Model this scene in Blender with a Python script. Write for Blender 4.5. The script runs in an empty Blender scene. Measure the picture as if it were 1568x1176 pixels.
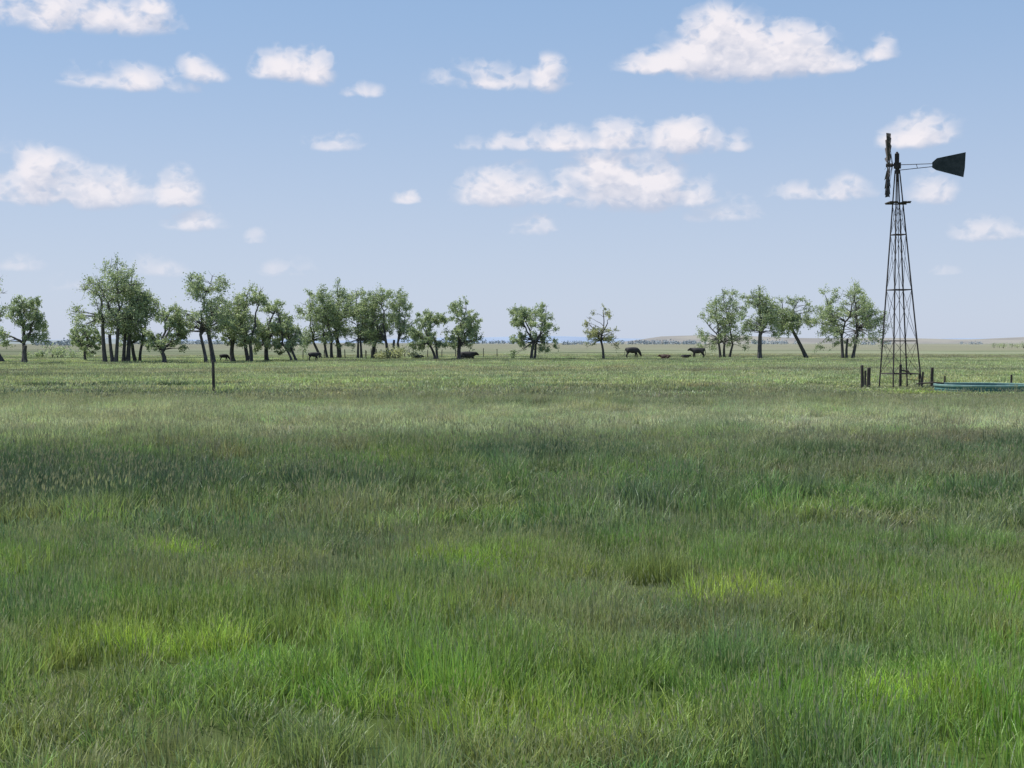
import bpy, math, random
import numpy as np
from mathutils import Vector, Quaternion, Matrix

scene = bpy.context.scene
COL = scene.collection

# ------------------------------------------------------------------ helpers
def link(o):
    COL.objects.link(o); return o

def mesh_obj(name, verts, faces, mats=(), mat_idx=None, smooth=False, parent=None, loc=(0,0,0)):
    me = bpy.data.meshes.new(name)
    me.from_pydata([tuple(v) for v in verts], [], faces)
    for m in mats: me.materials.append(m)
    if mat_idx is not None:
        me.polygons.foreach_set('material_index', np.array(mat_idx, dtype=np.int32))
    if smooth:
        me.polygons.foreach_set('use_smooth', np.ones(len(me.polygons), dtype=bool))
    me.update()
    o = bpy.data.objects.new(name, me)
    o.location = loc
    link(o)
    if parent: o.parent = parent
    return o

def ground_z(x, y):
    r = math.hypot(x, y)
    f = min(max((r-25)/60, 0), 1) * min(1, max(0, (900-r)/600))
    return f*(0.08*math.sin(x*0.045+1.0)+0.08*math.sin(y*0.06+x*0.02)) 

class NT:
    def __init__(s, nt): s.nt = nt
    def n(s, t, **kw):
        nd = s.nt.nodes.new(t)
        ins = kw.pop('ins', {})
        for k, v in kw.items(): setattr(nd, k, v)
        for k, v in ins.items():
            if isinstance(v, bpy.types.NodeSocket):
                s.nt.links.new(v, nd.inputs[k])
            else: nd.inputs[k].default_value = v
        return nd
    def m(s, op, a, b=0.0, c=None, clamp=False):
        ins = {0: a, 1: b}
        if c is not None: ins[2] = c
        return s.n('ShaderNodeMath', operation=op, use_clamp=clamp, ins=ins).outputs[0]
    def v(s, op, a, b=None, c=None):
        ins = {0: a}
        if b is not None: ins[1] = b
        if c is not None: ins[2] = c
        return s.n('ShaderNodeVectorMath', operation=op, ins=ins)
    def scale(s, a, f):
        nd = s.n('ShaderNodeVectorMath', operation='SCALE', ins={0: a})
        if isinstance(f, bpy.types.NodeSocket): s.nt.links.new(f, nd.inputs['Scale'])
        else: nd.inputs['Scale'].default_value = f
        return nd.outputs[0]
    def mix(s, f, a, b, mode='MIX'):
        nd = s.n('ShaderNodeMix', data_type='RGBA', blend_type=mode)
        for idx, val in ((0, f), (6, a), (7, b)):
            if isinstance(val, bpy.types.NodeSocket): s.nt.links.new(val, nd.inputs[idx])
            else:
                if idx > 0 and len(val) == 3: val = (*val, 1)
                nd.inputs[idx].default_value = val
        return nd.outputs[2]
    def smooth(s, x, lo, hi, a=0.0, b=1.0):
        nd = s.n('ShaderNodeMapRange', interpolation_type='SMOOTHSTEP', ins={0: x, 1: lo, 2: hi, 3: a, 4: b})
        return nd.outputs[0]
    def noise(s, vec, scale, detail=3, rough=0.5, dist=0.0):
        nd = s.n('ShaderNodeTexNoise', ins={'Vector': vec, 'Scale': scale, 'Detail': detail, 'Roughness': rough, 'Distortion': dist})
        return nd.outputs[0]

def new_mat(name):
    m = bpy.data.materials.new(name); m.use_nodes = True
    m.node_tree.nodes.clear()
    return m, NT(m.node_tree)

def simple_mat(name, c1, c2, scale=6, rough=0.8, metal=0.0, bump=0.2, stretch=(1,1,1)):
    m, t = new_mat(name)
    tc = t.n('ShaderNodeTexCoord').outputs['Object']
    mp = t.n('ShaderNodeMapping', ins={'Vector': tc, 'Scale': stretch}).outputs[0]
    f = t.smooth(t.noise(mp, scale, 5, 0.6), 0.35, 0.65)
    col = t.mix(f, c1, c2)
    bmp = t.n('ShaderNodeBump', ins={'Strength': bump, 'Distance': 0.02, 'Height': t.noise(mp, scale*3, 4, 0.6)}).outputs[0]
    b = t.n('ShaderNodeBsdfPrincipled', ins={'Base Color': col, 'Roughness': rough, 'Metallic': metal, 'Normal': bmp})
    o = t.n('ShaderNodeOutputMaterial'); m.node_tree.links.new(b.outputs[0], o.inputs[0])
    return m

# ------------------------------------------------------------------ sun and sky
SUN_EL, SUN_AZ = math.radians(60), math.radians(-70)
sd = Vector((math.sin(SUN_AZ)*math.cos(SUN_EL), math.cos(SUN_AZ)*math.cos(SUN_EL), math.sin(SUN_EL)))
sl = bpy.data.lights.new('sun', 'SUN'); sl.energy = 5.0; sl.angle = math.radians(0.5); sl.color = (1.0, 0.965, 0.90)
so = link(bpy.data.objects.new('sun', sl)); so.location = (0, 0, 60)
so.rotation_euler = (-sd).to_track_quat('-Z', 'Y').to_euler()

world = bpy.data.worlds.new('World'); scene.world = world; world.use_nodes = True
world.node_tree.nodes.clear()
w = NT(world.node_tree)
sky = w.n('ShaderNodeTexSky', sky_type='NISHITA', sun_disc=False, sun_elevation=SUN_EL, sun_rotation=SUN_AZ,
          altitude=300, air_density=1.0, dust_density=0.6, ozone_density=2.0)

clouds_px = [
 (1025,110,84,34,1),(1115,110,108,88,1.25),(1190,110,104,74,1.15),(1252,110,62,38,1),(1343,92,28,30,.85),
 (450,120,68,42,.95),(485,126,34,46,.9),(315,124,42,34,.88),(205,137,100,34,.74),(110,42,160,60,.92),(235,24,30,25,.7),
 (842,136,40,44,.82),(750,134,86,36,.70),(515,230,52,26,.74),
 (80,304,80,70,1.05),(150,310,100,54,.97),(272,314,42,50,1),(300,349,56,32,.74),(40,307,54,34,.8),
 (775,309,80,50,.95),(935,309,100,78,1.12),(1000,310,62,78,1.05),(1065,312,52,40,.82),
 (865,228,60,34,.82),(950,226,60,40,.9),(1050,230,70,48,.97),(1126,230,24,28,.7),(760,228,60,22,.5),
 (1400,222,64,46,.95),(1425,304,44,44,.82),(1300,304,42,40,.82),(1235,304,60,22,.56),
 (1510,364,58,28,.70),(1440,420,24,14,.6),(250,420,54,28,.62),(30,412,40,26,.6),(440,422,54,28,.6),(98,442,36,24,.56),
 (812,356,42,32,.62),(1110,336,60,30,.62),(622,310,24,18,.58),(395,372,22,18,.55),(560,148,32,20,.55),(-120,250,120,60,.9),(1720,180,120,60,.9),
]
def cloud_group(name, lst):
    g = bpy.data.node_groups.new(name, 'ShaderNodeTree')
    g.interface.new_socket('Vec', in_out='INPUT', socket_type='NodeSocketVector')
    g.interface.new_socket('Field', in_out='OUTPUT', socket_type='NodeSocketFloat')
    gt = NT(g)
    gi = gt.n('NodeGroupInput'); go = gt.n('NodeGroupOutput')
    acc = None
    for (cx, cb, a, b, s) in lst:
        u0 = math.atan((cx-784)/2000.0); v0 = math.atan((524-cb)/2000.0*math.cos(u0)) + b*0.12/2000
        ia = 2000.0/a; ib = 2000.0/b
        q = gt.v('MULTIPLY_ADD', gi.outputs[0], (ia, ib, ib*2.8), (-u0*ia, -v0*ib, -v0*ib*2.8)).outputs[0]
        q = gt.v('MINIMUM', q, (1e6, 1e6, 0.0)).outputs[0]
        d = gt.v('DOT_PRODUCT', q, q).outputs['Value']
        h = gt.m('MULTIPLY_ADD', d, -s*0.85, s)
        acc = h if acc is None else gt.m('MAXIMUM', acc, h)
    acc = gt.m('MAXIMUM', acc, -0.6)
    g.links.new(acc, go.inputs[0])
    return g
SPLIT = 160
g_hi = cloud_group('cloud_field_high', [c for c in clouds_px if c[1] < SPLIT])
g_lo = cloud_group('cloud_field_low', [c for c in clouds_px if c[1] >= SPLIT])

tc = w.n('ShaderNodeTexCoord').outputs['Generated']
sp = w.n('ShaderNodeSeparateXYZ', ins={0: tc}).outputs
az = w.m('ARCTAN2', sp[0], sp[1])
el = w.m('ARCSINE', sp[2])
uv = w.n('ShaderNodeCombineXYZ', ins={0: az, 1: el, 2: el}).outputs[0]
nuv = w.n('ShaderNodeCombineXYZ', ins={0: az, 1: w.m('MULTIPLY', el, 1.35), 2: 3.7}).outputs[0]

base = w.scale(sky.outputs[0], 0.12)
haze = w.mix(w.smooth(el, -0.02, 0.30), (0.570, 0.645, 0.80), (0.31, 0.475, 0.74))
hf_ = w.smooth(el, 0.05, 0.9, 0.88, 0.0)
clear = w.mix(hf_, base, haze)
def cloudy_bg(g):
    def cloud_density(off):
        p = w.v('ADD', uv, (off[0], off[1], off[1])).outputs[0]
        pn = w.v('ADD', nuv, (off[0], off[1]*1.35, 0)).outputs[0]
        gg = w.n('ShaderNodeGroup', node_tree=g, ins={0: p}).outputs[0]
        n1 = w.noise(pn, 32, 2, 0.5, 0.3)
        n2 = w.noise(pn, 80, 4, 0.48, 0.3)
        bil = w.m('ABSOLUTE', w.m('SUBTRACT', n2, 0.5))
        nn = w.m('ADD', w.m('MULTIPLY', w.m('SUBTRACT', n1, 0.5), 1.6), w.m('MULTIPLY', w.m('SUBTRACT', 0.10, bil), 1.2))
        nn = w.m('ADD', nn, w.m('MULTIPLY', w.m('SUBTRACT', n2, 0.5), 0.7))
        return w.m('ADD', gg, nn)
    d0 = cloud_density((0, 0))
    d1 = cloud_density((-0.004, 0.011))
    dens = w.smooth(d0, 0.08, 1.12)
    lit = w.m('MULTIPLY_ADD', w.m('SUBTRACT', d0, d1), 1.05, 0.52, clamp=True)
    ccol = w.mix(lit, (0.54, 0.58, 0.71), (0.94, 0.89, 0.92))
    hz = w.smooth(el, 0.0, 0.15, 0.42, 0.92)
    cloudy = w.mix(w.m('MULTIPLY', dens, hz), clear, ccol)
    return w.n('ShaderNodeBackground', ins={'Color': w.scale(cloudy, 10.0), 'Strength': 0.1}).outputs[0]
bg1 = w.n('ShaderNodeBackground', ins={'Color': w.scale(clear, 10.0), 'Strength': 0.1}).outputs[0]
inner = w.n('ShaderNodeMixShader', ins={0: w.m('GREATER_THAN', el, 0.172), 1: cloudy_bg(g_lo), 2: cloudy_bg(g_hi)}).outputs[0]
gate = w.m('MULTIPLY', w.m('MULTIPLY', w.m('GREATER_THAN', el, 0.002), w.m('LESS_THAN', el, 0.32)), w.m('LESS_THAN', w.m('ABSOLUTE', az), 0.62))
ms = w.n('ShaderNodeMixShader', ins={0: gate, 1: bg1, 2: inner})
wo = w.n('ShaderNodeOutputWorld'); world.node_tree.links.new(ms.outputs[0], wo.inputs[0])
world.cycles.sampling_method = 'MANUAL'; world.cycles.sample_map_resolution = 256

# ------------------------------------------------------------------ field colour, per tuft and per soil vertex
_tab = np.random.default_rng(99).uniform(0, 1, (256, 256))
def vnoise(x, y):
    xi = np.floor(x).astype(int); yi = np.floor(y).astype(int)
    fx = x-xi; fy = y-yi; fx = fx*fx*(3-2*fx); fy = fy*fy*(3-2*fy)
    a = _tab[xi % 256, yi % 256]; b = _tab[(xi+1) % 256, yi % 256]; c = _tab[xi % 256, (yi+1) % 256]; d = _tab[(xi+1) % 256, (yi+1) % 256]
    return (a*(1-fx)+b*fx)*(1-fy)+(c*(1-fx)+d*fx)*fy
def fbm(x, y, s, o=4, off=0.0):
    t = 0; amp = 1; tot = 0
    for k in range(o):
        t = t+amp*vnoise(x*s+17.3*k+off, y*s+5.1*k+off*1.7); tot += amp; amp *= 0.55; s *= 2.07
    return t/tot
def sst(x, a, b):
    t = np.clip((x-a)/(b-a), 0, 1); return t*t*(3-2*t)
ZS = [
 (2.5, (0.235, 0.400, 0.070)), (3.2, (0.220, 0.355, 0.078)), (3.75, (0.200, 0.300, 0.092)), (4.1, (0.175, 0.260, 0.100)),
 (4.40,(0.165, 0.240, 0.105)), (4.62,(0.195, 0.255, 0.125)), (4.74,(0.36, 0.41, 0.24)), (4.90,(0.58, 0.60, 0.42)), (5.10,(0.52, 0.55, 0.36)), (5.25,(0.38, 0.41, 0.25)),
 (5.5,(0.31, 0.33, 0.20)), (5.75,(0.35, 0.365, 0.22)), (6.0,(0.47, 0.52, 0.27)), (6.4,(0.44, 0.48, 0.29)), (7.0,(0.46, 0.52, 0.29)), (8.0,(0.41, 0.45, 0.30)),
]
DARK = [(-6.6,17.2,5.0,2.3,.97),(0.2,22.2,3.9,0.8,.95),(-8.6,20.3,3.6,1.5,.85),(6.0,22.6,2.6,.6,.5),(7.0,16.5,2.2,.8,.4),(10.5,24,2.8,.7,.45),(-17,50,9,1.5,.9),(-22,60,12,1.8,.85),(27,92,14,3.0,.8),(-6,75,9,1.6,.7),(2,64,6,1.2,.6),(8,88,12,2,.6),(-30,95,14,3,.6),(24,120,16,4,.6),(38,75,8,2,.7),(1,13.2,2.5,.7,.4),(-5,11.5,2,.6,.3),(2.5,16.5,2.3,.7,.4),(3,40,6,1.2,.4)]  # sedge bands plus cloud shadow, both put into the grass colour
BROWN = [(-4.4,24.0,2.6,.8,.9),(8.5,25.5,4,1.1,.9),(-8,46,9,3,.5),(7,19.5,3.5,1.2,.5),(12,45,8,4,.4),(-3,11,2,.8,.4),(4,14,2,.8,.5),(5.5,11.5,1.8,.6,.5),(-1,15.5,2.5,.7,.5),(11,21,2.5,1.3,.6)]
YEL = [(1.9,9.9,.8,.45,.7),(3.2,9.6,.7,.35,.6),(2.3,7.2,.6,.4,.6),(3.7,8.6,.8,.5,.5),(-2.4,8.4,1.0,.5,.5),(.3,6.6,.7,.4,.5),(-3,6.6,.7,.4,.5),(24,52,9,2.2,.7),(-2,22,1.2,.6,.3)]
def field_color(x, y):
    x = np.asarray(x, float); y = np.asarray(y, float)
    yy = np.maximum(y, 2.0)
    nB = fbm(x*0.45, y, 0.30, 4); nC = fbm(x, y, 1.4, 3, 3.0); nD = fbm(x, y, .65, 5, 8.0)
    ly = np.log2(yy)+(nB-0.5)*0.5+(nC-0.5)*0.25
    zx = np.array([z[0] for z in ZS]); zc = np.array([z[1] for z in ZS])
    c = np.stack([np.interp(ly, zx, zc[:, i]) for i in range(3)], -1)
    def mx(c, f, col): return c*(1-f[..., None])+np.array(col)*f[..., None]
    near = 1-sst(np.log2(yy), 4.2, 5.6)*0.6
    c = mx(c, sst(nB, .50, .66)*0.40*near, (0.29, 0.27, 0.16))
    c = mx(c, sst(fbm(x, y, 1.1, 4, 33.), .54, .70)*0.42*near, (0.33, 0.31, 0.20))
    c = mx(c, sst(nD, .53, .70)*0.7*(1-sst(np.log2(yy), 3.2, 5.0)*.8), (0.34, 0.52, 0.065))
    c = mx(c, sst(fbm(x, y, .8, 4, 21.), .54, .72)*0.55*near, (0.11, 0.205, 0.115))
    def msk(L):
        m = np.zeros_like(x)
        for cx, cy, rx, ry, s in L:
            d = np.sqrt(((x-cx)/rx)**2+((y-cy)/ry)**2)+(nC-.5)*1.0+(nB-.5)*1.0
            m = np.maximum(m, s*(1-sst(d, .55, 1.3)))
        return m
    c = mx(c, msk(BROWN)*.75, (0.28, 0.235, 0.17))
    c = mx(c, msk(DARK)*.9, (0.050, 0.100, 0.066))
    c = mx(c, msk(YEL)*.8, (0.46, 0.60, 0.07))
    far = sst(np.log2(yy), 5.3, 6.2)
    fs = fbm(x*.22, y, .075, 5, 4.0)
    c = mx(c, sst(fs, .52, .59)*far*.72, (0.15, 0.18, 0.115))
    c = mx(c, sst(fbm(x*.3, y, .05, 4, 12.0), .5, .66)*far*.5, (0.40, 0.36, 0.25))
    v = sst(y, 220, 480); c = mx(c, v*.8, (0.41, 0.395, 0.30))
    v = sst(y, 700, 2500); c = mx(c, v*.85, (0.44, 0.45, 0.44))  # far plain greyed with distance, haze put into the colour
    return c

gm, t = new_mat('prairie_ground')
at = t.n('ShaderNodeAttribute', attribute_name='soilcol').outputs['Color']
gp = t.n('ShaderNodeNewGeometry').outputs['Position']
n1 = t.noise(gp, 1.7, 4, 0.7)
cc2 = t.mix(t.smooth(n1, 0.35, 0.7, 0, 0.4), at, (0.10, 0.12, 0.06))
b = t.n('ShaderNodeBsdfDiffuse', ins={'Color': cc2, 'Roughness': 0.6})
o = t.n('ShaderNodeOutputMaterial'); t.nt.links.new(b.outputs[0], o.inputs[0])

def grass_material():
    m, t = new_mat('grass_blades')
    fc = t.n('ShaderNodeAttribute', attribute_name='tuftcol').outputs['Color']
    at = t.n('ShaderNodeAttribute', attribute_name='blade')
    s = t.n('ShaderNodeSeparateColor', ins={0: at.outputs['Color']}).outputs
    c = t.scale(fc, t.m('MULTIPLY_ADD', s[0], 1.15, 0.55))
    c = t.mix(t.smooth(s[0], 0.80, 0.97, 0, 0.38), c, (0.42, 0.52, 0.25))
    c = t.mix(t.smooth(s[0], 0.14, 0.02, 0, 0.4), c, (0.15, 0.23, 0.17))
    c = t.mix(t.m('MULTIPLY', s[2], 0.75), c, (0.56, 0.51, 0.40))
    c = t.mix(t.smooth(s[1], 0.0, 0.5, 0.4, 0), c, (0.06, 0.085, 0.035))  # darker roots painted in, on top of the blades' own self-shadow
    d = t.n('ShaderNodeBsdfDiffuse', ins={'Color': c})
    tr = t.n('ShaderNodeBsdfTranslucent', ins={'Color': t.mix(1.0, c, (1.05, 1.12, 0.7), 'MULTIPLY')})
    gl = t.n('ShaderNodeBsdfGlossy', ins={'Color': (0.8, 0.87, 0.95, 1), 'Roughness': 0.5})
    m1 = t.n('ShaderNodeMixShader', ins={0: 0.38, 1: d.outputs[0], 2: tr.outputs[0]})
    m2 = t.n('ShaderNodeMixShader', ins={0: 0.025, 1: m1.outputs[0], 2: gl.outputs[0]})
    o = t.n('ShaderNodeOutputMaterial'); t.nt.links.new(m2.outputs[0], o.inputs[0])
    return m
grass_m = grass_material()

# ------------------------------------------------------------------ ground sheet
def grow(a, lim, n=24):
    return a*np.exp(np.linspace(0, math.log(lim/a), n))[1:]
xs = np.concatenate([-grow(70., 7000)[::-1], np.linspace(-70, 70, 141), grow(70., 7000)])
ys = np.concatenate([-grow(20., 7000)[::-1], np.linspace(-20, 120, 141), grow(120., 7000, 70)])
V = [(x, y, ground_z(x, y)) for y in ys for x in xs]
nx = len(xs)
F = [(j*nx+i, j*nx+i+1, (j+1)*nx+i+1, (j+1)*nx+i) for j in range(len(ys)-1) for i in range(nx-1)]
go_ = mesh_obj('prairie_ground', V, F, [gm], smooth=True)
XX, YY = np.meshgrid(xs, ys)
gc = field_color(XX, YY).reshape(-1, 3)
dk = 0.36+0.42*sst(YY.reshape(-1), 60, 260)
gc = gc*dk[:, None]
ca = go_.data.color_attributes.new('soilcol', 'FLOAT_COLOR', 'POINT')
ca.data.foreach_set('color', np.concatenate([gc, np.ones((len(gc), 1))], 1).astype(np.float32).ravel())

# ------------------------------------------------------------------ grass tufts
tuft_col = bpy.data.collections.new('grass_tufts')
def make_tuft(name, seed, n, R, h, wd, lean=0.3, seedfrac=0.06, strawfrac=0.05, seg=(0,0.4,0.75)):
    rg = np.random.default_rng(seed)
    V=[];F=[];C=[]
    def add_blade(bx,by,hh,ww,ang,le,rnd,typ,curl):
        le=min(le,.75)
        face = rg.uniform(0, math.pi)
        wx, wy = math.cos(face)*ww/2, math.sin(face)*ww/2
        dx, dy = math.cos(ang), math.sin(ang)
        base=len(V)
        for k,tt in enumerate(seg):
            off=le*hh*(tt**curl); z=hh*tt*(1-0.25*le*tt)
            wk=1-0.6*tt*tt
            V.append((bx+dx*off+wx*wk, by+dy*off+wy*wk, z)); V.append((bx+dx*off-wx*wk, by+dy*off-wy*wk, z))
            C.extend([(rnd,tt,typ,1)]*2)
        off=le*hh; V.append((bx+dx*off, by+dy*off, hh*(1-0.25*le))); C.append((rnd,1,typ,1))
        m=len(seg)
        for k in range(m-1): F.append((base+2*k,base+2*k+1,base+2*k+3,base+2*k+2))
        F.append((base+2*m-2,base+2*m-1,base+2*m))
        return (bx+dx*off, by+dy*off, hh*(1-0.25*le))
    for i in range(n):
        r = R*math.sqrt(rg.uniform())*(0.6+0.4*rg.uniform()); a=rg.uniform(0,2*math.pi)
        bx,by=r*math.cos(a),r*math.sin(a)
        hh=h*rg.uniform(0.4,1.15)
        ang=a+rg.normal(0,1.1)
        le=abs(rg.normal(lean,0.25))
        u=rg.uniform()
        if u<seedfrac:
            hh=h*rg.uniform(1.1,1.6)
            tip=add_blade(bx,by,hh,wd*0.4,ang,0.18,rg.uniform(),0.35,1.8)
            L=h*0.2; ww=wd*0.8
            for q in (0,1):
                dx,dy=(math.cos(ang+q*1.57)*ww,math.sin(ang+q*1.57)*ww)
                base=len(V)
                V.extend([(tip[0],tip[1],tip[2]-L*0.3),(tip[0]+dx,tip[1]+dy,tip[2]+L*0.2),(tip[0]+math.cos(ang)*L*.25,tip[1]+math.sin(ang)*L*.25,tip[2]+L),(tip[0]-dx,tip[1]-dy,tip[2]+L*0.2)])
                C.extend([(rg.uniform(.3,.7),1,.8,1)]*4); F.append((base,base+1,base+2,base+3))
        elif u<seedfrac+strawfrac:
            add_blade(bx,by,hh*1.05,wd*0.8,ang,le*1.4,rg.uniform(),0.75,1.5)
        else:
            add_blade(bx,by,hh,wd*rg.uniform(0.7,1.3),ang,le,rg.uniform(),rg.uniform(0,0.12),1.9)
    me=bpy.data.meshes.new(name); me.from_pydata(V,[],F)
    ca=me.color_attributes.new('blade','FLOAT_COLOR','POINT')
    ca.data.foreach_set('color', np.array(C,dtype=np.float32).ravel())
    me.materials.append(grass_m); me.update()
    ob=bpy.data.objects.new(name,me); tuft_col.objects.link(ob)
    return ob

idx=0
for k in range(6): make_tuft('tuft_%02d'%idx, 10+k, 170, 0.26, 0.18, 0.0050, seedfrac=(0.0,0.05,0.10,0.01,0.03,0.14)[k], strawfrac=(0.04,.08,.10,.04,.06,.10)[k]); idx+=1
for k in range(5): make_tuft('tuft_%02d'%idx, 40+k, 130, 0.42, 0.25, 0.010, seedfrac=(.0,.05,.10,.01,.12)[k], strawfrac=.06, seg=(0,.55)); idx+=1
for k in range(4): make_tuft('tuft_%02d'%idx, 70+k, 110, 1.2, 0.26, 0.038, seedfrac=.02, strawfrac=.05, seg=(0,.5)); idx+=1
for k in range(2): make_tuft('tuft_%02d'%idx, 90+k, 110, 0.30, 0.36, 0.009, lean=0.2, seedfrac=.03, strawfrac=.03); idx+=1

rg = np.random.default_rng(5)
P=[];ROT=[];SC=[];ID=[]
TX,TY=19.2,53.0
def scatter(y0,y1,dens,ids,hs,margin=2.0,slope=0.45,lo=.35):
    A=slope*(y1*y1-y0*y0)+2*margin*(y1-y0)
    n=int(A*dens)
    y=np.sqrt(rg.uniform(y0*y0,y1*y1,n)); x=rg.uniform(-1,1,n)*(slope*y+margin)
    nz=(fbm(x,y,.5,3,40.)-.5)*1.5+(fbm(x,y,1.9,2,50.)-.5)*1.3
    hz_=hs*np.clip(1+0.9*nz,lo,1.8)*rg.uniform(0.75,1.25,n)
    for i in range(n):
        X_,Y_=float(x[i]),float(y[i]); q=hz_[i]
        if math.hypot(X_-TX,Y_-TY)<2.5: continue
        if 44<Y_<62 and 13<X_<25: q*=.45
        P.append((X_,Y_,ground_z(X_,Y_))); ROT.append(rg.uniform(0,6.283))
        s=rg.uniform(0.85,1.25); SC.append((s,s,q)); ID.append(ids[rg.integers(len(ids))])
scatter(3.5,13,20,[0,1,2,3,4,5],1.0,lo=.65)
scatter(13,44,5.2,[6,7,8,9,10],0.90,lo=.45)
scatter(44,115,0.85,[11,12,13,14],0.70)
scatter(115,210,0.25,[11,12,13,14],0.5,slope=0.42)
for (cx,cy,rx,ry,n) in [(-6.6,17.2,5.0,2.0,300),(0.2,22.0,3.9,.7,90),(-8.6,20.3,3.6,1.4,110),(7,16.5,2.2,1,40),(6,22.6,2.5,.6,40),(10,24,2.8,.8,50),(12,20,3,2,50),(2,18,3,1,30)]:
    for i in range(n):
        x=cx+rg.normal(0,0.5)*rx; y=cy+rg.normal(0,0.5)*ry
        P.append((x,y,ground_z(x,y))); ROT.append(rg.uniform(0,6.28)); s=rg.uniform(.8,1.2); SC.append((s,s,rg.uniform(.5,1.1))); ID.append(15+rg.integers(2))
PA=np.array(P)
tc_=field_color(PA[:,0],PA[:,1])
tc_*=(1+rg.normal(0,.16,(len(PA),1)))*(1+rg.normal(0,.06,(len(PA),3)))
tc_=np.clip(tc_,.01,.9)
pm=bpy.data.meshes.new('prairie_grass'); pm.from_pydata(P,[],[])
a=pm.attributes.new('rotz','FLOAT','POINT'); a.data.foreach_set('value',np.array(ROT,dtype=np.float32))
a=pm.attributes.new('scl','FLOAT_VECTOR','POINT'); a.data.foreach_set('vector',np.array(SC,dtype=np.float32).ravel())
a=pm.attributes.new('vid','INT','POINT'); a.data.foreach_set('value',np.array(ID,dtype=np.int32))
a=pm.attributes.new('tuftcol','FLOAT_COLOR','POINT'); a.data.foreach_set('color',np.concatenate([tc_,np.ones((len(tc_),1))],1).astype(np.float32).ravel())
grass=link(bpy.data.objects.new('prairie_grass',pm))
gn=bpy.data.node_groups.new('grass_scatter','GeometryNodeTree')
gn.interface.new_socket('Geometry',in_out='INPUT',socket_type='NodeSocketGeometry')
gn.interface.new_socket('Geometry',in_out='OUTPUT',socket_type='NodeSocketGeometry')
N=gn.nodes; L=gn.links
i_=N.new('NodeGroupInput'); o_=N.new('NodeGroupOutput')
ci=N.new('GeometryNodeCollectionInfo'); ci.inputs['Collection'].default_value=tuft_col
ci.inputs['Separate Children'].default_value=True; ci.inputs['Reset Children'].default_value=True
ip=N.new('GeometryNodeInstanceOnPoints'); ip.inputs['Pick Instance'].default_value=True
def na(name,dt):
    q=N.new('GeometryNodeInputNamedAttribute'); q.data_type=dt; q.inputs['Name'].default_value=name; return q.outputs['Attribute']
cx=N.new('ShaderNodeCombineXYZ'); L.new(na('rotz','FLOAT'),cx.inputs[2])
L.new(i_.outputs[0],ip.inputs['Points']); L.new(ci.outputs[0],ip.inputs['Instance'])
L.new(na('vid','INT'),ip.inputs['Instance Index']); L.new(cx.outputs[0],ip.inputs['Rotation']); L.new(na('scl','FLOAT_VECTOR'),ip.inputs['Scale'])
rz=N.new('GeometryNodeRealizeInstances')
L.new(ip.outputs[0],rz.inputs[0]); L.new(rz.outputs[0],o_.inputs[0])
md=grass.modifiers.new('scatter','NODES'); md.node_group=gn

# ------------------------------------------------------------------ tubes
def tube(V,F,pts,rad,sides=6,cap=True):
    base=len(V); n=len(pts)
    for k in range(n):
        p=Vector(pts[k])
        d=(Vector(pts[min(k+1,n-1)])-Vector(pts[max(k-1,0)]))
        if d.length<1e-6: d=Vector((0,0,1))
        d.normalize()
        ref=Vector((1,0,0)) if abs(d.x)<0.8 else Vector((0,1,0))
        u=d.cross(ref).normalized(); v=d.cross(u)
        for s in range(sides):
            a=2*math.pi*s/sides
            q=p+(u*math.cos(a)+v*math.sin(a))*rad[k]; V.append((q.x,q.y,q.z))
    c0=0
    for k in range(n-1):
        for s in range(sides):
            s2=(s+1)%sides
            F.append((base+k*sides+s,base+k*sides+s2,base+(k+1)*sides+s2,base+(k+1)*sides+s)); c0+=1
    if cap:
        F.append(tuple(base+s for s in range(sides))[::-1]); F.append(tuple(base+(n-1)*sides+s for s in range(sides))); c0+=2
    return c0

# ------------------------------------------------------------------ trees
bark=simple_mat('bark',(0.060,0.058,0.060),(0.13,0.122,0.118),8,0.95,0,0.5,(1,1,0.3))  # lightened a little, distance haze is in the bark colour
def leaf_mat(name,ca,cb):
    m,t=new_mat(name)
    at=t.n('ShaderNodeAttribute',attribute_name='leafv').outputs['Fac']
    c=t.mix(at,ca,cb)
    d=t.n('ShaderNodeBsdfDiffuse',ins={'Color':c}); tr=t.n('ShaderNodeBsdfTranslucent',ins={'Color':t.mix(1.0,c,(1.05,1.1,.8),'MULTIPLY')})
    gl=t.n('ShaderNodeBsdfGlossy',ins={'Roughness':0.5})
    m1=t.n('ShaderNodeMixShader',ins={0:0.45,1:d.outputs[0],2:tr.outputs[0]})
    m2=t.n('ShaderNodeMixShader',ins={0:0.06,1:m1.outputs[0],2:gl.outputs[0]})
    o=t.n('ShaderNodeOutputMaterial'); t.nt.links.new(m2.outputs[0],o.inputs[0]); return m
leaf_a=leaf_mat('cottonwood_leaves',(0.25,0.325,0.19),(0.54,0.61,0.36))  # pale greens hold distance haze in the leaf colour
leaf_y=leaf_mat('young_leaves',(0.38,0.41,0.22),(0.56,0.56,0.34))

def bez(p0,p1,p2,n):
    return [p0*(1-t)**2+p1*2*t*(1-t)+p2*t*t for t in [i/n for i in range(n+1)]]

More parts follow.
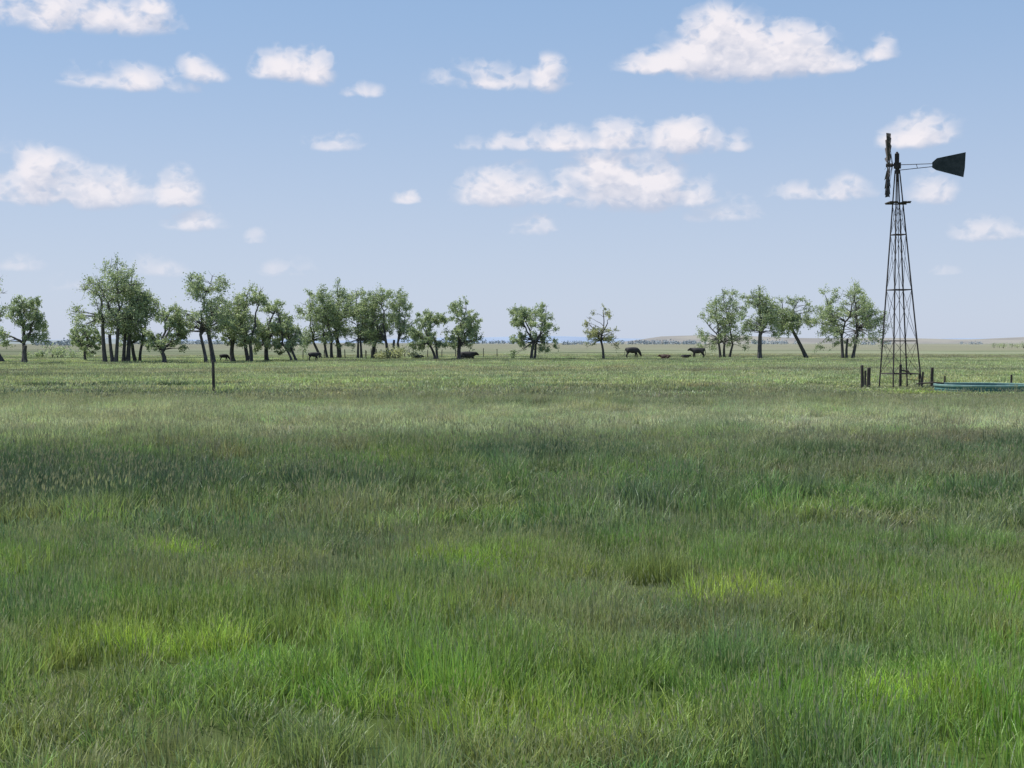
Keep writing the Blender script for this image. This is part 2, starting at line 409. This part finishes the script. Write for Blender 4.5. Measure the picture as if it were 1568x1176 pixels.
def tree(name,x,y,H,W,seed,stems=1,lean=0.0,cx=0.0,zlo=0.33,dens=1.0,leaf=leaf_a,bare=0.15,trunk=0.22,fork=0.26):
    rr=random.Random(seed)
    V=[];F=[];MI=[]
    R=W/2
    cl=[]; tries=0; target=int((30+7*W)*dens**0.5*1.3); md=0.052*H
    ph=[rr.uniform(0,6.28) for _ in range(6)]
    bough=[(rr.uniform(0,6.28),rr.uniform(.25,.75),rr.uniform(.80,1.0)) for _ in range(rr.randint(4,6))]
    while len(cl)<target and tries<8000:
        tries+=1
        a=rr.uniform(0,6.283); r=R*math.sqrt(rr.uniform(0,1))*0.96
        r2=r/R
        X0,Y0=r*math.cos(a)/R,r*math.sin(a)/R
        top=0.58
        for (ba,br,bh) in bough:
            dd=math.hypot(X0-br*math.cos(ba),Y0-br*math.sin(ba))
            top=max(top,bh*(1-0.55*dd*dd-.1*dd))
        dd=math.hypot(X0-.15*math.cos(ph[4]),Y0); top=max(top,.985*(1-.55*dd*dd))
        ztop=H*top*.97
        zb=H*(zlo+0.10*math.sin(2*a+ph[2])*r2-.06*r2)
        if ztop<zb+.05*H: continue
        u=rr.uniform(0,1)**0.75
        z=zb+(ztop-0.03*H-zb)*u
        px=cx*min(1,.35+z/H)+lean*H*0.2*(z/H)+r*math.cos(a)
        p=Vector((px, r*math.sin(a), z))
        if math.sin(p.x*1.5+ph[0])+math.sin(p.z*1.7+ph[1])+math.sin((p.x+p.z)*1.1+ph[3])+.4*math.sin(p.y*1.6+ph[5])<-.80: continue
        if any((p-q).length<md for q in cl): continue
        cl.append(p)
    r0=trunk
    nl=rr.randint(3,5) if stems==1 else stems+rr.randint(1,3)
    cent=[Vector((cx+R*0.5*math.cos(6.28*i/nl+ph[0]),R*0.5*math.sin(6.28*i/nl+ph[0]),H*rr.uniform(.55,.8))) for i in range(nl)]
    for it in range(4):
        grp=[[] for _ in cent]
        for p in cl: grp[min(range(nl),key=lambda i:(p-cent[i]).length)].append(p)
        cent=[(sum(g_,Vector())/len(g_) if g_ else c_) for g_,c_ in zip(grp,cent)]
    bases=[]
    for s in range(stems):
        off=(s-(stems-1)/2)*0.055*H if stems>1 else 0
        b0=Vector((off+rr.uniform(-.1,.1),rr.uniform(-.4,.4) if stems>1 else 0,-0.1))
        fk=Vector((b0.x*1.6+ (cx*0.55+lean*H*0.12)*(fork/0.28) + rr.uniform(-.3,.3), b0.y*1.5, H*fork*rr.uniform(.7,1.2)))
        mid=(b0+fk)/2+Vector((rr.uniform(-.25,.25)-lean*0.3,0,0))
        pts=bez(b0,mid,fk,4); rs=r0*(0.85 if stems>1 else 1.2)*rr.uniform(.8,1.15)
        n=tube(V,F,pts,[rs*1.3,rs,rs*.92,rs*.86,rs*.8],7); MI+= [0]*n
        bases.append((b0,fk,rs*.8))
    for gi_,(g_,c_) in enumerate(zip(grp,cent)):
        if not g_: continue
        b0,fk,rs=min(bases,key=lambda b:abs(b[1].x-c_.x)+rr.uniform(0,.8))
        top=max(g_,key=lambda p:p.z+0.3*(p-fk).length)
        out=Vector((top.x-fk.x,top.y-fk.y,0))
        ctrl=fk+Vector((out.x*.45+rr.uniform(-.5,.5),out.y*.45,(top.z-fk.z)*rr.uniform(.35,.5)))
        n_=8; lp=bez(fk-Vector((0,0,.1)),ctrl,top,n_)
        for k in range(2,n_): lp[k]=lp[k]+Vector((rr.uniform(-.16,.16),rr.uniform(-.16,.16),rr.uniform(-.05,.05)))
        lr=[rs*.78*(1-k/n_)**0.8+0.022 for k in range(n_+1)]
        n=tube(V,F,lp,lr,6); MI+=[0]*n
        for p in g_:
            if p is top: continue
            best=min(range(1,n_),key=lambda k:(lp[k]-p).length*1.0+max(0,lp[k].z-(p.z-0.25*(p-lp[k]).length))*1.6)
            q=lp[best]
            c1=q+(p-q)*0.5+Vector((0,0,rr.uniform(-.05,.22)*(p-q).length))
            bp=bez(q,c1,p,4)
            for k in (1,2,3): bp[k]=bp[k]+Vector((rr.uniform(-.1,.1),rr.uniform(-.1,.1),rr.uniform(-.08,.08)))
            br_=min(lr[best]*.55,0.060)
            n=tube(V,F,bp,[br_,br_*.8,br_*.6,br_*.42,.013],5,False); MI+=[0]*n
    rg=np.random.default_rng(seed)
    LV=[];LC=[]
    S=H/11.0
    for p in cl:
        outd=Vector((p.x-cx,p.y,0)); outd=outd.normalized() if outd.length>.01 else Vector((0,0,0))
        nt=rr.randint(4,8); tips=[]
        for k in range(nt):
            d=(Vector((rr.gauss(0,.8),rr.gauss(0,.8),rr.gauss(.35,.65)))+outd*.35)
            d=d.normalized()*rr.uniform(.4,1.2)*S
            mid_=p+d*.5+Vector((0,0,-.05))
            n=tube(V,F,[p,mid_,p+d],[.018,.012,.007],4,False); MI+=[0]*n
            tips.append((p,d))
        if rr.random()<bare*0.5: continue
        nlv=int(rr.uniform(75,165)*dens)
        which=rg.integers(0,nt,nlv); tt=rg.uniform(.15,1.1,nlv)
        P0=np.array([tuple(a_[0]) for a_ in tips])[which]; DD=np.array([tuple(a_[1]) for a_ in tips])[which]
        c0=P0+DD*tt[:,None]+rg.normal(0,.15*S,(nlv,3)); 
        c0[:,2]-=np.abs(rg.normal(0,.08,nlv))
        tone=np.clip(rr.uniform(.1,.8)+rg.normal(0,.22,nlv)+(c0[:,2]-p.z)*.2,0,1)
        a=rg.normal(0,1,(nlv,3)); a/=np.linalg.norm(a,axis=1)[:,None]
        b=rg.normal(0,1,(nlv,3)); b-=a*(a*b).sum(1)[:,None]; b/=np.linalg.norm(b,axis=1)[:,None]
        sz=rg.uniform(.04,.092,nlv)[:,None]
        q=np.stack([c0+a*sz*1.2,c0+b*sz*.85,c0-a*sz*1.2,c0-b*sz*.85],1)
        LV.append(q.reshape(-1,3)); LC.append(np.repeat(tone,4))
    base=len(V); LVv=np.concatenate(LV); LCc=np.concatenate(LC)
    V2=V+[tuple(v) for v in LVv.tolist()]
    nq=len(LVv)//4
    F2=F+[(base+4*i,base+4*i+1,base+4*i+2,base+4*i+3) for i in range(nq)]
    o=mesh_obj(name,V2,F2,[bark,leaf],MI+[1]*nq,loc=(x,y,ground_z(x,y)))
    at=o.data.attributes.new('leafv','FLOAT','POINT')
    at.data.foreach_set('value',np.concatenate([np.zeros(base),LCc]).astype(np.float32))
    return o

def T(bx,D,top,base,l,r,seed,**kw):
    k=D/2000.0
    tree(kw.pop('name','cottonwood_tree'),(bx-784)*k,D,(base-top)*k,(r-l)*k,seed,cx=((l+r)/2-bx)*k,**kw)
D1=130;D2=155;D3=165
T(38,D1,440,555,0,70,1,stems=2,fork=.3,lean=.1)
T(4,D1+6,412,555,-55,12,2,stems=2,lean=-.3,bare=.8,dens=.7)
T(132,D1+10,492,553,102,156,3,dens=.8,zlo=.2,trunk=.14)
T(170,D1,388,557,116,218,4,stems=3,zlo=.30,dens=1.0,fork=.36)
T(192,D1+2,400,556,172,224,31,stems=2,zlo=.30,dens=1.0,fork=.36)
T(213,D1+4,424,554,188,246,5,stems=2,zlo=.25)
T(252,D1-3,462,553,232,292,6,lean=-.5,zlo=.3,trunk=.18,dens=.9)
T(322,D1-2,405,553,264,358,7,stems=2,lean=-.1,zlo=.32,fork=.36,trunk=.24)
T(357,D1+4,440,551,338,384,8,zlo=.25)
T(382,D1+2,426,552,352,408,9,stems=2,zlo=.32,bare=.3)
T(410,D1+6,448,550,392,440,10,stems=1,zlo=.25)
T(450,D1+3,456,548,404,460,11,stems=2,zlo=.20,trunk=.16,lean=-.3)
T(500,D2,422,544,454,522,12,stems=3,zlo=.20,dens=1.15)
T(520,D2+3,418,544,492,548,13,stems=1,zlo=.30)
T(550,D2,430,544,522,576,14,stems=2,zlo=.22)
T(602,D2-1,424,544,558,632,15,stems=3,zlo=.26,dens=1.1)
T(574,D2+2,438,543,556,600,16,stems=1,zlo=.3)
T(668,D2-12,462,547,626,692,17,stems=2,zlo=.25,lean=-.2,trunk=.18)
T(702,D2-12,448,547,678,742,18,stems=1,zlo=.22)
T(815,D2-8,456,549,782,856,19,stems=2,zlo=.18,trunk=.2,dens=1.1)
T(925,D2-5,461,548,892,946,20,zlo=.30,leaf=leaf_y,dens=.55,trunk=.14,bare=.5)
T(1110,D3,428,543,1070,1148,21,stems=3,zlo=.18,trunk=.2,bare=.25)
T(1163,D3-6,430,546,1134,1192,22,zlo=.40,trunk=.22,fork=.42)
T(1236,D3,438,541,1178,1242,23,lean=-.15,zlo=.42,trunk=.18,fork=.5)
T(1297,D3-2,418,541,1238,1352,24,stems=3,zlo=.24,dens=1.2)

def shrub_mass(name,x,y,L,H,n,seed,leaf=leaf_a,depth=3):
    rr=random.Random(seed); V=[];F=[];MI=[]; rg=np.random.default_rng(seed); LV=[];LC=[]
    for k in range(n):
        px=rr.uniform(-L/2,L/2); py=rr.uniform(-depth,depth); h=H*rr.uniform(.5,1)*(1-0.5*abs(px)/(L/2))
        for s in range(3):
            MI+=[0]*tube(V,F,[(px,py,0),(px+rr.uniform(-.3,.3),py,h*.5),(px+rr.uniform(-.6,.6),py+rr.uniform(-.3,.3),h*.9)],[.04,.03,.015],4,False)
        nl=110
        off=rg.normal(0,.42,(nl,3))*np.array([h*.9,h*.9,h*.55])
        c0=np.array((px,py,h*.6))+off; c0[:,2]=np.abs(c0[:,2])
        a=rg.normal(0,1,(nl,3)); a/=np.linalg.norm(a,axis=1)[:,None]
        b=rg.normal(0,1,(nl,3)); b-=a*(a*b).sum(1)[:,None]; b/=np.linalg.norm(b,axis=1)[:,None]
        sz=.12
        LV.append(np.stack([c0+a*sz,c0+b*sz*.7,c0-a*sz,c0-b*sz*.7],1).reshape(-1,3)); LC.append(np.repeat(np.clip(rr.uniform(.2,.9)+rg.normal(0,.2,nl),0,1),4))
    base=len(V); LVv=np.concatenate(LV); nq=len(LVv)//4
    o=mesh_obj(name,V+[tuple(v) for v in LVv.tolist()],F+[(base+4*i,base+4*i+1,base+4*i+2,base+4*i+3) for i in range(nq)],[bark,leaf],MI+[1]*nq,loc=(x,y,ground_z(x,y)))
    at=o.data.attributes.new('leafv','FLOAT','POINT'); at.data.foreach_set('value',np.concatenate([np.zeros(base),np.concatenate(LC)]).astype(np.float32))
shrub_mass('shrub',(610-784)*.075,150,4.2,1.7,9,1,leaf_y)
shrub_mass('shrub',(85-784)*.085,170,8,2.0,10,2)
shrub_mass('shrub',(1552-784)*.20,400,12,3.0,10,3)

def distant_trees():
    rr=random.Random(77); V=[];F=[]
    m,t=new_mat('hazed_foliage')
    gp=t.n('ShaderNodeNewGeometry').outputs['Position']
    c=t.mix(t.smooth(t.noise(gp,.3,3),.4,.6),(0.25,0.30,0.34),(0.34,0.39,0.41))  # bluish aerial haze is put into the foliage colour
    b=t.n('ShaderNodeBsdfDiffuse',ins={'Color':c}); o=t.n('ShaderNodeOutputMaterial'); t.nt.links.new(b.outputs[0],o.inputs[0])
    for (l,r,D,h) in [(60,125,800,4),(440,470,1100,5),(700,790,1500,5),(850,905,1000,3),(948,1085,1200,4.5),(1150,1215,1300,5),(1330,1350,900,4),(1480,1500,1100,3),(630,700,1300,4),(200,420,1200,4)]:
        k=D/2000
        n=int((r-l)*.7)
        for i in range(n):
            x=(rr.uniform(l,r)-784)*k; y=D+rr.uniform(-30,30); hh=h*rr.uniform(.35,1.0); ww=hh*rr.uniform(.5,.9)
            for j in range(16):
                cx_=x+rr.gauss(0,.45)*ww; cy_=y+rr.gauss(0,.45)*ww; cz=abs(hh*.5+rr.gauss(0,.25)*hh)
                s=hh*.2
                a=Vector((rr.gauss(0,1),rr.gauss(0,1),rr.gauss(0,1))).normalized()*s; b_=a.orthogonal().normalized()*s*.8
                p=Vector((cx_,cy_,cz)); bs=len(V)
                V.extend([tuple(p+a),tuple(p+b_),tuple(p-a),tuple(p-b_)]); F.append((bs,bs+1,bs+2,bs+3))
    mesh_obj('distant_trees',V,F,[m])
distant_trees()

def hills(name,D,x0,x1,hf,c1,c2,depth=500):
    m,t=new_mat(name+'_hazed_soil')
    gp=t.n('ShaderNodeNewGeometry').outputs['Position']
    c=t.mix(t.smooth(t.noise(gp,.006,5,.6),.42,.58),c1,c2)  # ridge colours passed in already carry the aerial haze
    b=t.n('ShaderNodeBsdfDiffuse',ins={'Color':c}); o=t.n('ShaderNodeOutputMaterial'); t.nt.links.new(b.outputs[0],o.inputs[0])
    V=[];F=[];nx_=160;ny=8
    for j in range(ny+1):
        for i in range(nx_+1):
            x=x0+(x1-x0)*i/nx_; v=j/ny
            edge=min(1,i/12,(nx_-i)/12)
            V.append((x,D+depth*v,hf(x)*math.sin(math.pi*v)**0.8*edge-0.3))
    for j in range(ny):
        for i in range(nx_): F.append((j*(nx_+1)+i,j*(nx_+1)+i+1,(j+1)*(nx_+1)+i+1,(j+1)*(nx_+1)+i))
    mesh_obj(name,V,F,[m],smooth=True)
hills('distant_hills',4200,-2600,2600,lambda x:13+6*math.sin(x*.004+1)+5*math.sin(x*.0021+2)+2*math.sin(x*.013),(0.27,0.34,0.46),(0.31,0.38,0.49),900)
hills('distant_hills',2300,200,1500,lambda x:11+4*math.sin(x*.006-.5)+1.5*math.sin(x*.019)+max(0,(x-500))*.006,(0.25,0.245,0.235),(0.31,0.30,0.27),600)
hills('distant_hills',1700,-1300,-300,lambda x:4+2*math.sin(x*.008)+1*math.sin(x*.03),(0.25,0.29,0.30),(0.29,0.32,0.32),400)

# ------------------------------------------------------------------ windmill
steel=simple_mat('weathered_steel',(0.030,0.028,0.030),(0.075,0.060,0.052),9,0.7,0.3,.2)
galv=simple_mat('galvanized_vane',(0.022,0.032,0.032),(0.05,0.06,0.06),4,0.7,0.1,.1)
blade_m=simple_mat('wheel_blades',(0.035,0.033,0.033),(0.08,0.07,0.062),7,0.7,0.2,.1)
wood=simple_mat('weathered_wood',(0.045,0.038,0.032),(0.11,0.095,0.08),10,0.95,0,.6,(1,1,.2))
teal=simple_mat('teal_paint',(0.05,0.15,0.14),(0.09,0.21,0.19),5,0.6,0,.1)
teal_l=simple_mat('faded_teal_rim',(0.15,0.29,0.26),(0.24,0.37,0.34),5,0.6,0,.1)
water_m,t=new_mat('stock_water')
b=t.n('ShaderNodeBsdfPrincipled',ins={'Base Color':(0.02,0.045,0.035,1),'Roughness':0.12,'Normal':t.n('ShaderNodeBump',ins={'Strength':.5,'Distance':.05,'Height':t.noise(t.n('ShaderNodeTexCoord').outputs['Object'],6,3)}).outputs[0]})
o=t.n('ShaderNodeOutputMaterial'); t.nt.links.new(b.outputs[0],o.inputs[0])

DW=57.0; k=DW/2000
wx=(1379-784)*k; wz=ground_z(wx,DW)
mill=link(bpy.data.objects.new('windmill',None)); mill.location=(wx,DW,wz); mill.empty_display_size=.5
def zpx(py): return (524-py)*k+2.0-wz
H_plat=zpx(311)
hb=0.70; apex=zpx(262)
rot=math.radians(10)
def corner(i,z):
    f_=1-z/(apex+1.1)
    h=hb*f_
    a=rot+math.pi/4+i*math.pi/2
    tx=-0.22*(z/apex)
    return Vector((tx+h*1.34*math.cos(a),h*1.34*math.sin(a),z))
V=[];F=[]
for i in range(4):
    tube(V,F,[corner(i,-.2),corner(i,apex*.5),corner(i,apex)],[.034,.032,.028],4)
levels=[zpx(572),zpx(522),zpx(444),zpx(360)]
for li,z in enumerate(levels):
    for i in range(4):
        tube(V,F,[corner(i,z),corner((i+1)%4,z)],[.022]*2,4)
zz=[zpx(572)]+[zpx(522),zpx(444),zpx(360),zpx(316)]
for a_,b_ in zip(zz[:-1],zz[1:]):
    for i in range(4):
        tube(V,F,[corner(i,a_),corner((i+1)%4,b_)],[.009]*2,4); tube(V,F,[corner((i+1)%4,a_),corner(i,b_)],[.009]*2,4)
mesh_obj('tower',V,F,[steel],parent=mill)
V=[];F=[]
tube(V,F,[(0.0,0,-.1),(0,0,1.0)],[.06,.06],8); tube(V,F,[(0,0,1.0),(-.1,0,apex*.5),(-.22,0,apex)],[.018]*3,5)
tube(V,F,[(0,0,.75),(.35,0,.72),(.45,0,.55)],[.035]*3,6)
tube(V,F,[(0.2,-.3,-.1),(.2,-.3,.7)],[.03]*2,5); tube(V,F,[(0.7,-.4,-.1),(.7,-.4,.62)],[.03]*2,5); tube(V,F,[(0.2,-.3,.66),(.7,-.4,.6)],[.02]*2,5); tube(V,F,[(0.2,-.3,.36),(.7,-.4,.33)],[.015]*2,5)
mesh_obj('pump_rod',V,F,[steel],parent=mill)
def boxv(V,F,c,s,rotz=0):
    bs=len(V); ca,sa=math.cos(rotz),math.sin(rotz)
    for dz in(-1,1):
        for dx,dy in((-1,-1),(1,-1),(1,1),(-1,1)):
            X=dx*s[0]/2;Y=dy*s[1]/2
            V.append((c[0]+X*ca-Y*sa,c[1]+X*sa+Y*ca,c[2]+dz*s[2]/2))
    F.extend([(bs,bs+3,bs+2,bs+1),(bs+4,bs+5,bs+6,bs+7)]+[(bs+i,bs+(i+1)%4,bs+4+(i+1)%4,bs+4+i) for i in range(4)])
V=[];F=[]
for q in range(-2,3):
    if q==0: continue
    boxv(V,F,(-.18+q*.19,0,H_plat),(.15,.86,.035))
for sy in(-.3,.3): boxv(V,F,(-.18,sy,H_plat-.04),(.92,.05,.045))
mesh_obj('platform',V,F,[wood],parent=mill)
tx=-.22
head=link(bpy.data.objects.new('head',None)); head.parent=mill; head.location=(tx,0,0)
head.rotation_euler=(0,0,math.radians(-16.6+1.0))
V=[];F=[]
tube(V,F,[(0,0,apex-.15),(0,0,apex+.12)],[.09,.10],10)
boxv(V,F,(0,0,zpx(255)),(.30,.24,.24))
boxv(V,F,(-.02,0,zpx(244)),(.19,.2,.38))
tube(V,F,[(-.02,0,zpx(238)),(-.02,0,zpx(234))],[.1,.03],8)
tube(V,F,[(-.42,.0,zpx(254)),(0,0,zpx(254))],[.04,.05],8)
mesh_obj('gearbox',V,F,[steel],parent=head)
wheel=link(bpy.data.objects.new('wheel',None)); wheel.parent=head
wheel.location=(-.40,0,zpx(254)); wheel.rotation_euler=(0.1,0,math.radians(2.0))
V=[];F=[]; Rw=1.38
nb=18
for i in range(nb):
    a=2*math.pi*i/nb
    if i in(4,10): continue
    er=Vector((0,math.cos(a),math.sin(a))); et=Vector((0,-math.sin(a),math.cos(a))); ex=Vector((1,0,0))
    pitch=math.radians(30)
    wdir=et*math.cos(pitch)+ex*math.sin(pitch)
    for r_,wd in((.50,.13),(.9,.24),(Rw,.36)):
        for s in(-1,-.33,.33,1):
            cam=(1-s*s)*.03
            p=er*r_+wdir*(s*wd/2)+ex*cam; V.append(tuple(p))
    bs=len(V)-12
    for rr_ in range(2):
        for c_ in range(3):
            q=bs+rr_*4+c_; F.append((q,q+1,q+5,q+4))
o=mesh_obj('blades',V,F,[blade_m],parent=wheel)
s_=o.modifiers.new('s','SOLIDIFY'); s_.thickness=.008
V=[];F=[]
for R_,xo in((.62,.03),(1.12,.03)):
    pts=[(xo,R_*math.cos(2*math.pi*i/36),R_*math.sin(2*math.pi*i/36)) for i in range(37)]
    tube(V,F,pts,[.015]*37,4,False)
for i in range(6):
    a=2*math.pi*(i+.5)/6
    tube(V,F,[(0,.08*math.cos(a),.08*math.sin(a)),(.03,1.12*math.cos(a),1.12*math.sin(a))],[.014]*2,4)
    tube(V,F,[(.20,.06*math.cos(a),.06*math.sin(a)),(.03,1.12*math.cos(a),1.12*math.sin(a))],[.009]*2,4)
tube(V,F,[(-.08,0,0),(.22,0,0)],[.08,.08],10)
mesh_obj('rims_and_spokes',V,F,[steel],parent=wheel)
V=[];F=[]
X=lambda px:((px-1379)*k-tx)*.958
tube(V,F,[(.1,0,zpx(254)),(X(1426),0,zpx(254))],[.016]*2,5)
tube(V,F,[(.1,0,zpx(262)),(X(1430),0,zpx(258))],[.016]*2,5)
tube(V,F,[(X(1400),0,zpx(253.5)),(X(1402),0,zpx(260.5))],[.012]*2,4)
mesh_obj('tail_arm',V,F,[steel],parent=head)
V=[];F=[]
out=[(1424,252),(1431,246),(1474,238.5),(1473,262),(1471,276),(1430,264),(1424,260)]
for yo in(-.028,-.020):
    for (a_,b_) in out: V.append((X(a_),yo,zpx(b_)))
n=len(out); F.append(tuple(range(n))); F.append(tuple(range(n,2*n))[::-1])
for i in range(n): F.append((i,(i+1)%n,n+(i+1)%n,n+i))
mesh_obj('vane',V,F,[galv],parent=head)

# ------------------------------------------------------------------ posts near mill
def post(name,bx,D,top,base,r,lean=0,mat=wood,sides=8):
    k_=D/2000; x=(bx-784)*k_; g0=ground_z(x,D); h=(base-top)*k_
    V=[];F=[]
    tube(V,F,[(0,0,-.2),(lean*.5*h,0,h*.5),(lean*h,0,h*.97),(lean*h,0,h)],[r*1.05,r,r*.97,r*.8],sides)
    return mesh_obj(name,V,F,[mat],loc=(x,D,g0))
post('fence_post',1321,56.5,558,593,.07,-.03)
post('fence_post',1330,57.5,562,592,.085,.02)
post('fence_post',1325,59,566,590,.05,0)
post('fence_post',1427,57,562,593,.07,.02)
post('fence_post',1447,58,573,590,.04,0)
post('fence_post',1549,61,574,590,.05,0)
post('fence_post',1412,59,570,592,.05,.06)
post('fence_post',327,50,553,604,.058,-.015)

def fence(name,pts,h=1.15,step=3.2):
    V=[];F=[];ends=[]
    rr=random.Random(3)
    for (a_,b_) in zip(pts[:-1],pts[1:]):
        a_=Vector(a_);b_=Vector(b_); n=max(1,int((b_-a_).length/step))
        for i in range(n+1):
            p=a_+(b_-a_)*i/n; z=ground_z(p.x,p.y); hh=h*rr.uniform(.85,1.1)
            tube(V,F,[(p.x,p.y,z-.1),(p.x+rr.uniform(-.06,.06),p.y,z+hh)],[.06,.05],5); ends.append((p.x,p.y,z))
    for zz_ in(.45,.8,1.05):
        tube(V,F,[(p[0],p[1],p[2]+zz_) for p in ends],[.006]*len(ends),3,False)
    mesh_obj(name,V,F,[wood])
fence('wire_fence',[(-24,150,),(-17,152),(-13,172),(-2,176)],h=1.1,step=1.9)

# ------------------------------------------------------------------ stock tank
tank=link(bpy.data.objects.new('stock_tank',None)); tank.location=(TX,TY,ground_z(TX,TY)-.03)
Rt=1.95;Ht=.28;ns=64
def ring(name,prof,mat):
    V=[];F=[]
    for i in range(ns):
        a=2*math.pi*i/ns
        for r_,z_ in prof: V.append((r_*math.cos(a),r_*math.sin(a),z_))
    m_=len(prof)
    for i in range(ns):
        j=(i+1)%ns
        for q in range(m_-1): F.append((i*m_+q,j*m_+q,j*m_+q+1,i*m_+q+1))
    mesh_obj(name,V,F,[mat],parent=tank)
ring('wall',[(Rt,-.1),(Rt,.10),(Rt+.015,.12),(Rt,.14),(Rt,Ht-.06)],teal)
ring('inner_wall',[(Rt-.03,Ht-.06),(Rt-.03,.02)],teal)
ring('rim',[(Rt,Ht-.06),(Rt+.04,Ht-.04),(Rt+.045,Ht+.02),(Rt,Ht+.035),(Rt-.04,Ht+.02),(Rt-.03,Ht-.06)],teal_l)
V=[(( Rt-.03)*math.cos(2*math.pi*i/ns),(Rt-.03)*math.sin(2*math.pi*i/ns),Ht-.16) for i in range(ns)]
mesh_obj('water',V,[tuple(range(ns))],[water_m],parent=tank)
V=[];F=[]
tube(V,F,[(-2.6,.6,.30),(-2.0,.3,.36),(-1.6,.2,.34)],[.03]*3,6)
mesh_obj('inlet_pipe',V,F,[steel],parent=tank)

# ------------------------------------------------------------------ cattle
def hide(name,c1,c2):
    return simple_mat(name,c1,c2,2.0,.7,0,.1)
black=hide('black_hide',(0.018,0.017,0.019),(0.035,0.032,0.032))
redh=hide('red_hide',(0.06,0.032,0.025),(0.10,0.05,0.035))
def cow(name,x,y,heading,pose,mat,s=1.0):
    J=[];E=[];Rr=[]
    def add(p,r,par=None):
        J.append(p);Rr.append(r)
        if par is not None:E.append((par,len(J)-1))
        return len(J)-1
    lz=0 if pose!='lying' else -0.62
    pel=add((-.62,0,1.16+lz),(.30,.34))
    loin=add((-.25,0,1.10+lz),(.37,.40),pel)
    bel=add((.12,0,1.05+lz),(.40,.46),loin)
    che=add((.45,0,1.06+lz),(.35,.44),bel)
    sh=add((.68,0,1.14+lz),(.26,.36),che)
    if pose=='graze':
        nk=add((.94,0,.90),(.16,.24),sh); po=add((1.10,0,.60),(.13,.16),nk); mz=add((1.20,0,.38),(.10,.11),po); mz2=add((1.24,0,.22),(.085,.08),mz)
        ez=.66; exx=1.08
    else:
        nk=add((.94,0,1.22+lz),(.16,.24),sh); po=add((1.16,0,1.30+lz),(.13,.16),nk); mz=add((1.34,0,1.14+lz),(.10,.11),po); mz2=add((1.43,0,1.02+lz),(.085,.085),mz)
        ez=1.38+lz; exx=1.12
    for sgn in(-1,1):
        add((exx-.02,sgn*.24,ez+.0),(.03,.05),po)
    ru=add((-.84,0,1.20+lz),(.18,.22),pel)
    t1=add((-.97,0,1.05+lz),(.035,.035),ru); t2=add((-1.0,0,max(.62+lz,.18)),(.025,.025),t1); add((-1.0,0,max(.42+lz,.05)),(.05,.05),t2)
    for sgn in(-1,1):
        if pose=='lying':
            a=add((-.5,sgn*.3,.35),(.18,.2),pel); b_=add((-.2,sgn*.42,.2),(.12,.12),a); c_=add((-.6,sgn*.48,.09),(.06,.06),b_); add((-.3,sgn*.5,.06),(.05,.05),c_)
            a=add((.55,sgn*.25,.3),(.12,.14),che); b_=add((.85,sgn*.28,.14),(.07,.07),a); c_=add((.6,sgn*.32,.07),(.05,.05),b_)
        else:
            st=.08*sgn
            a=add((-.62,sgn*.18,.88),(.18,.24),pel); b_=add((-.54+st,sgn*.20,.72),(.13,.15),a)
            c_=add((-.76+st,sgn*.20,.46),(.075,.09),b_); d=add((-.72+st,sgn*.20,.14),(.06,.065),c_); add((-.68+st,sgn*.20,.03),(.07,.07),d)
            a=add((.52,sgn*.18,.76),(.14,.18),che); b_=add((.54-st,sgn*.18,.42),(.08,.085),a); d=add((.52-st,sgn*.18,.13),(.06,.065),b_); add((.55-st,sgn*.18,.03),(.07,.07),d)
    me=bpy.data.meshes.new(name); me.from_pydata(J,E,[]); me.materials.append(mat)
    o=bpy.data.objects.new(name,me); link(o)
    md=o.modifiers.new('skin','SKIN'); md.use_smooth_shade=True
    sv=me.skin_vertices[0].data
    for i,r in enumerate(Rr): sv[i].radius=r; sv[i].use_root=(i==0)
    sb=o.modifiers.new('sub','SUBSURF'); sb.levels=1; sb.render_levels=1
    o.location=(x,y,ground_z(x,y)); o.rotation_euler=(0,0,heading); o.scale=(s,s,s)
    return o
def C(px,D,heading,pose,mat,s=1.0,name='cow'):
    cow(name,(px-784)*D/2000,D,heading,pose,mat,s)
pi=math.pi
C(1069,160,pi-.1,'stand',black,.90)
C(968,158,.15,'graze',black,.92)
C(1019,150,pi-.2,'lying',redh,.62,'calf')
C(1049,160,.2,'lying',black,.55,'calf')
C(714,148,.15,'lying',black,1.0)
C(640,152,.3,'lying',black,.5,'calf')
C(480,135,.4,'stand',black,.60)
C(343,135,.5,'graze',black,.5,'calf')

# ------------------------------------------------------------------ camera
cam=bpy.data.cameras.new('camera'); cam.sensor_width=36; cam.lens=2000/1568*36; cam.clip_end=20000; cam.clip_start=.1
co=link(bpy.data.objects.new('camera',cam)); co.location=(0,0,2.0)
co.rotation_euler=(math.radians(90)-math.atan(64/2000),0,0)
scene.camera=co
scene.view_settings.view_transform='Standard'; scene.view_settings.look='None'; scene.view_settings.exposure=0
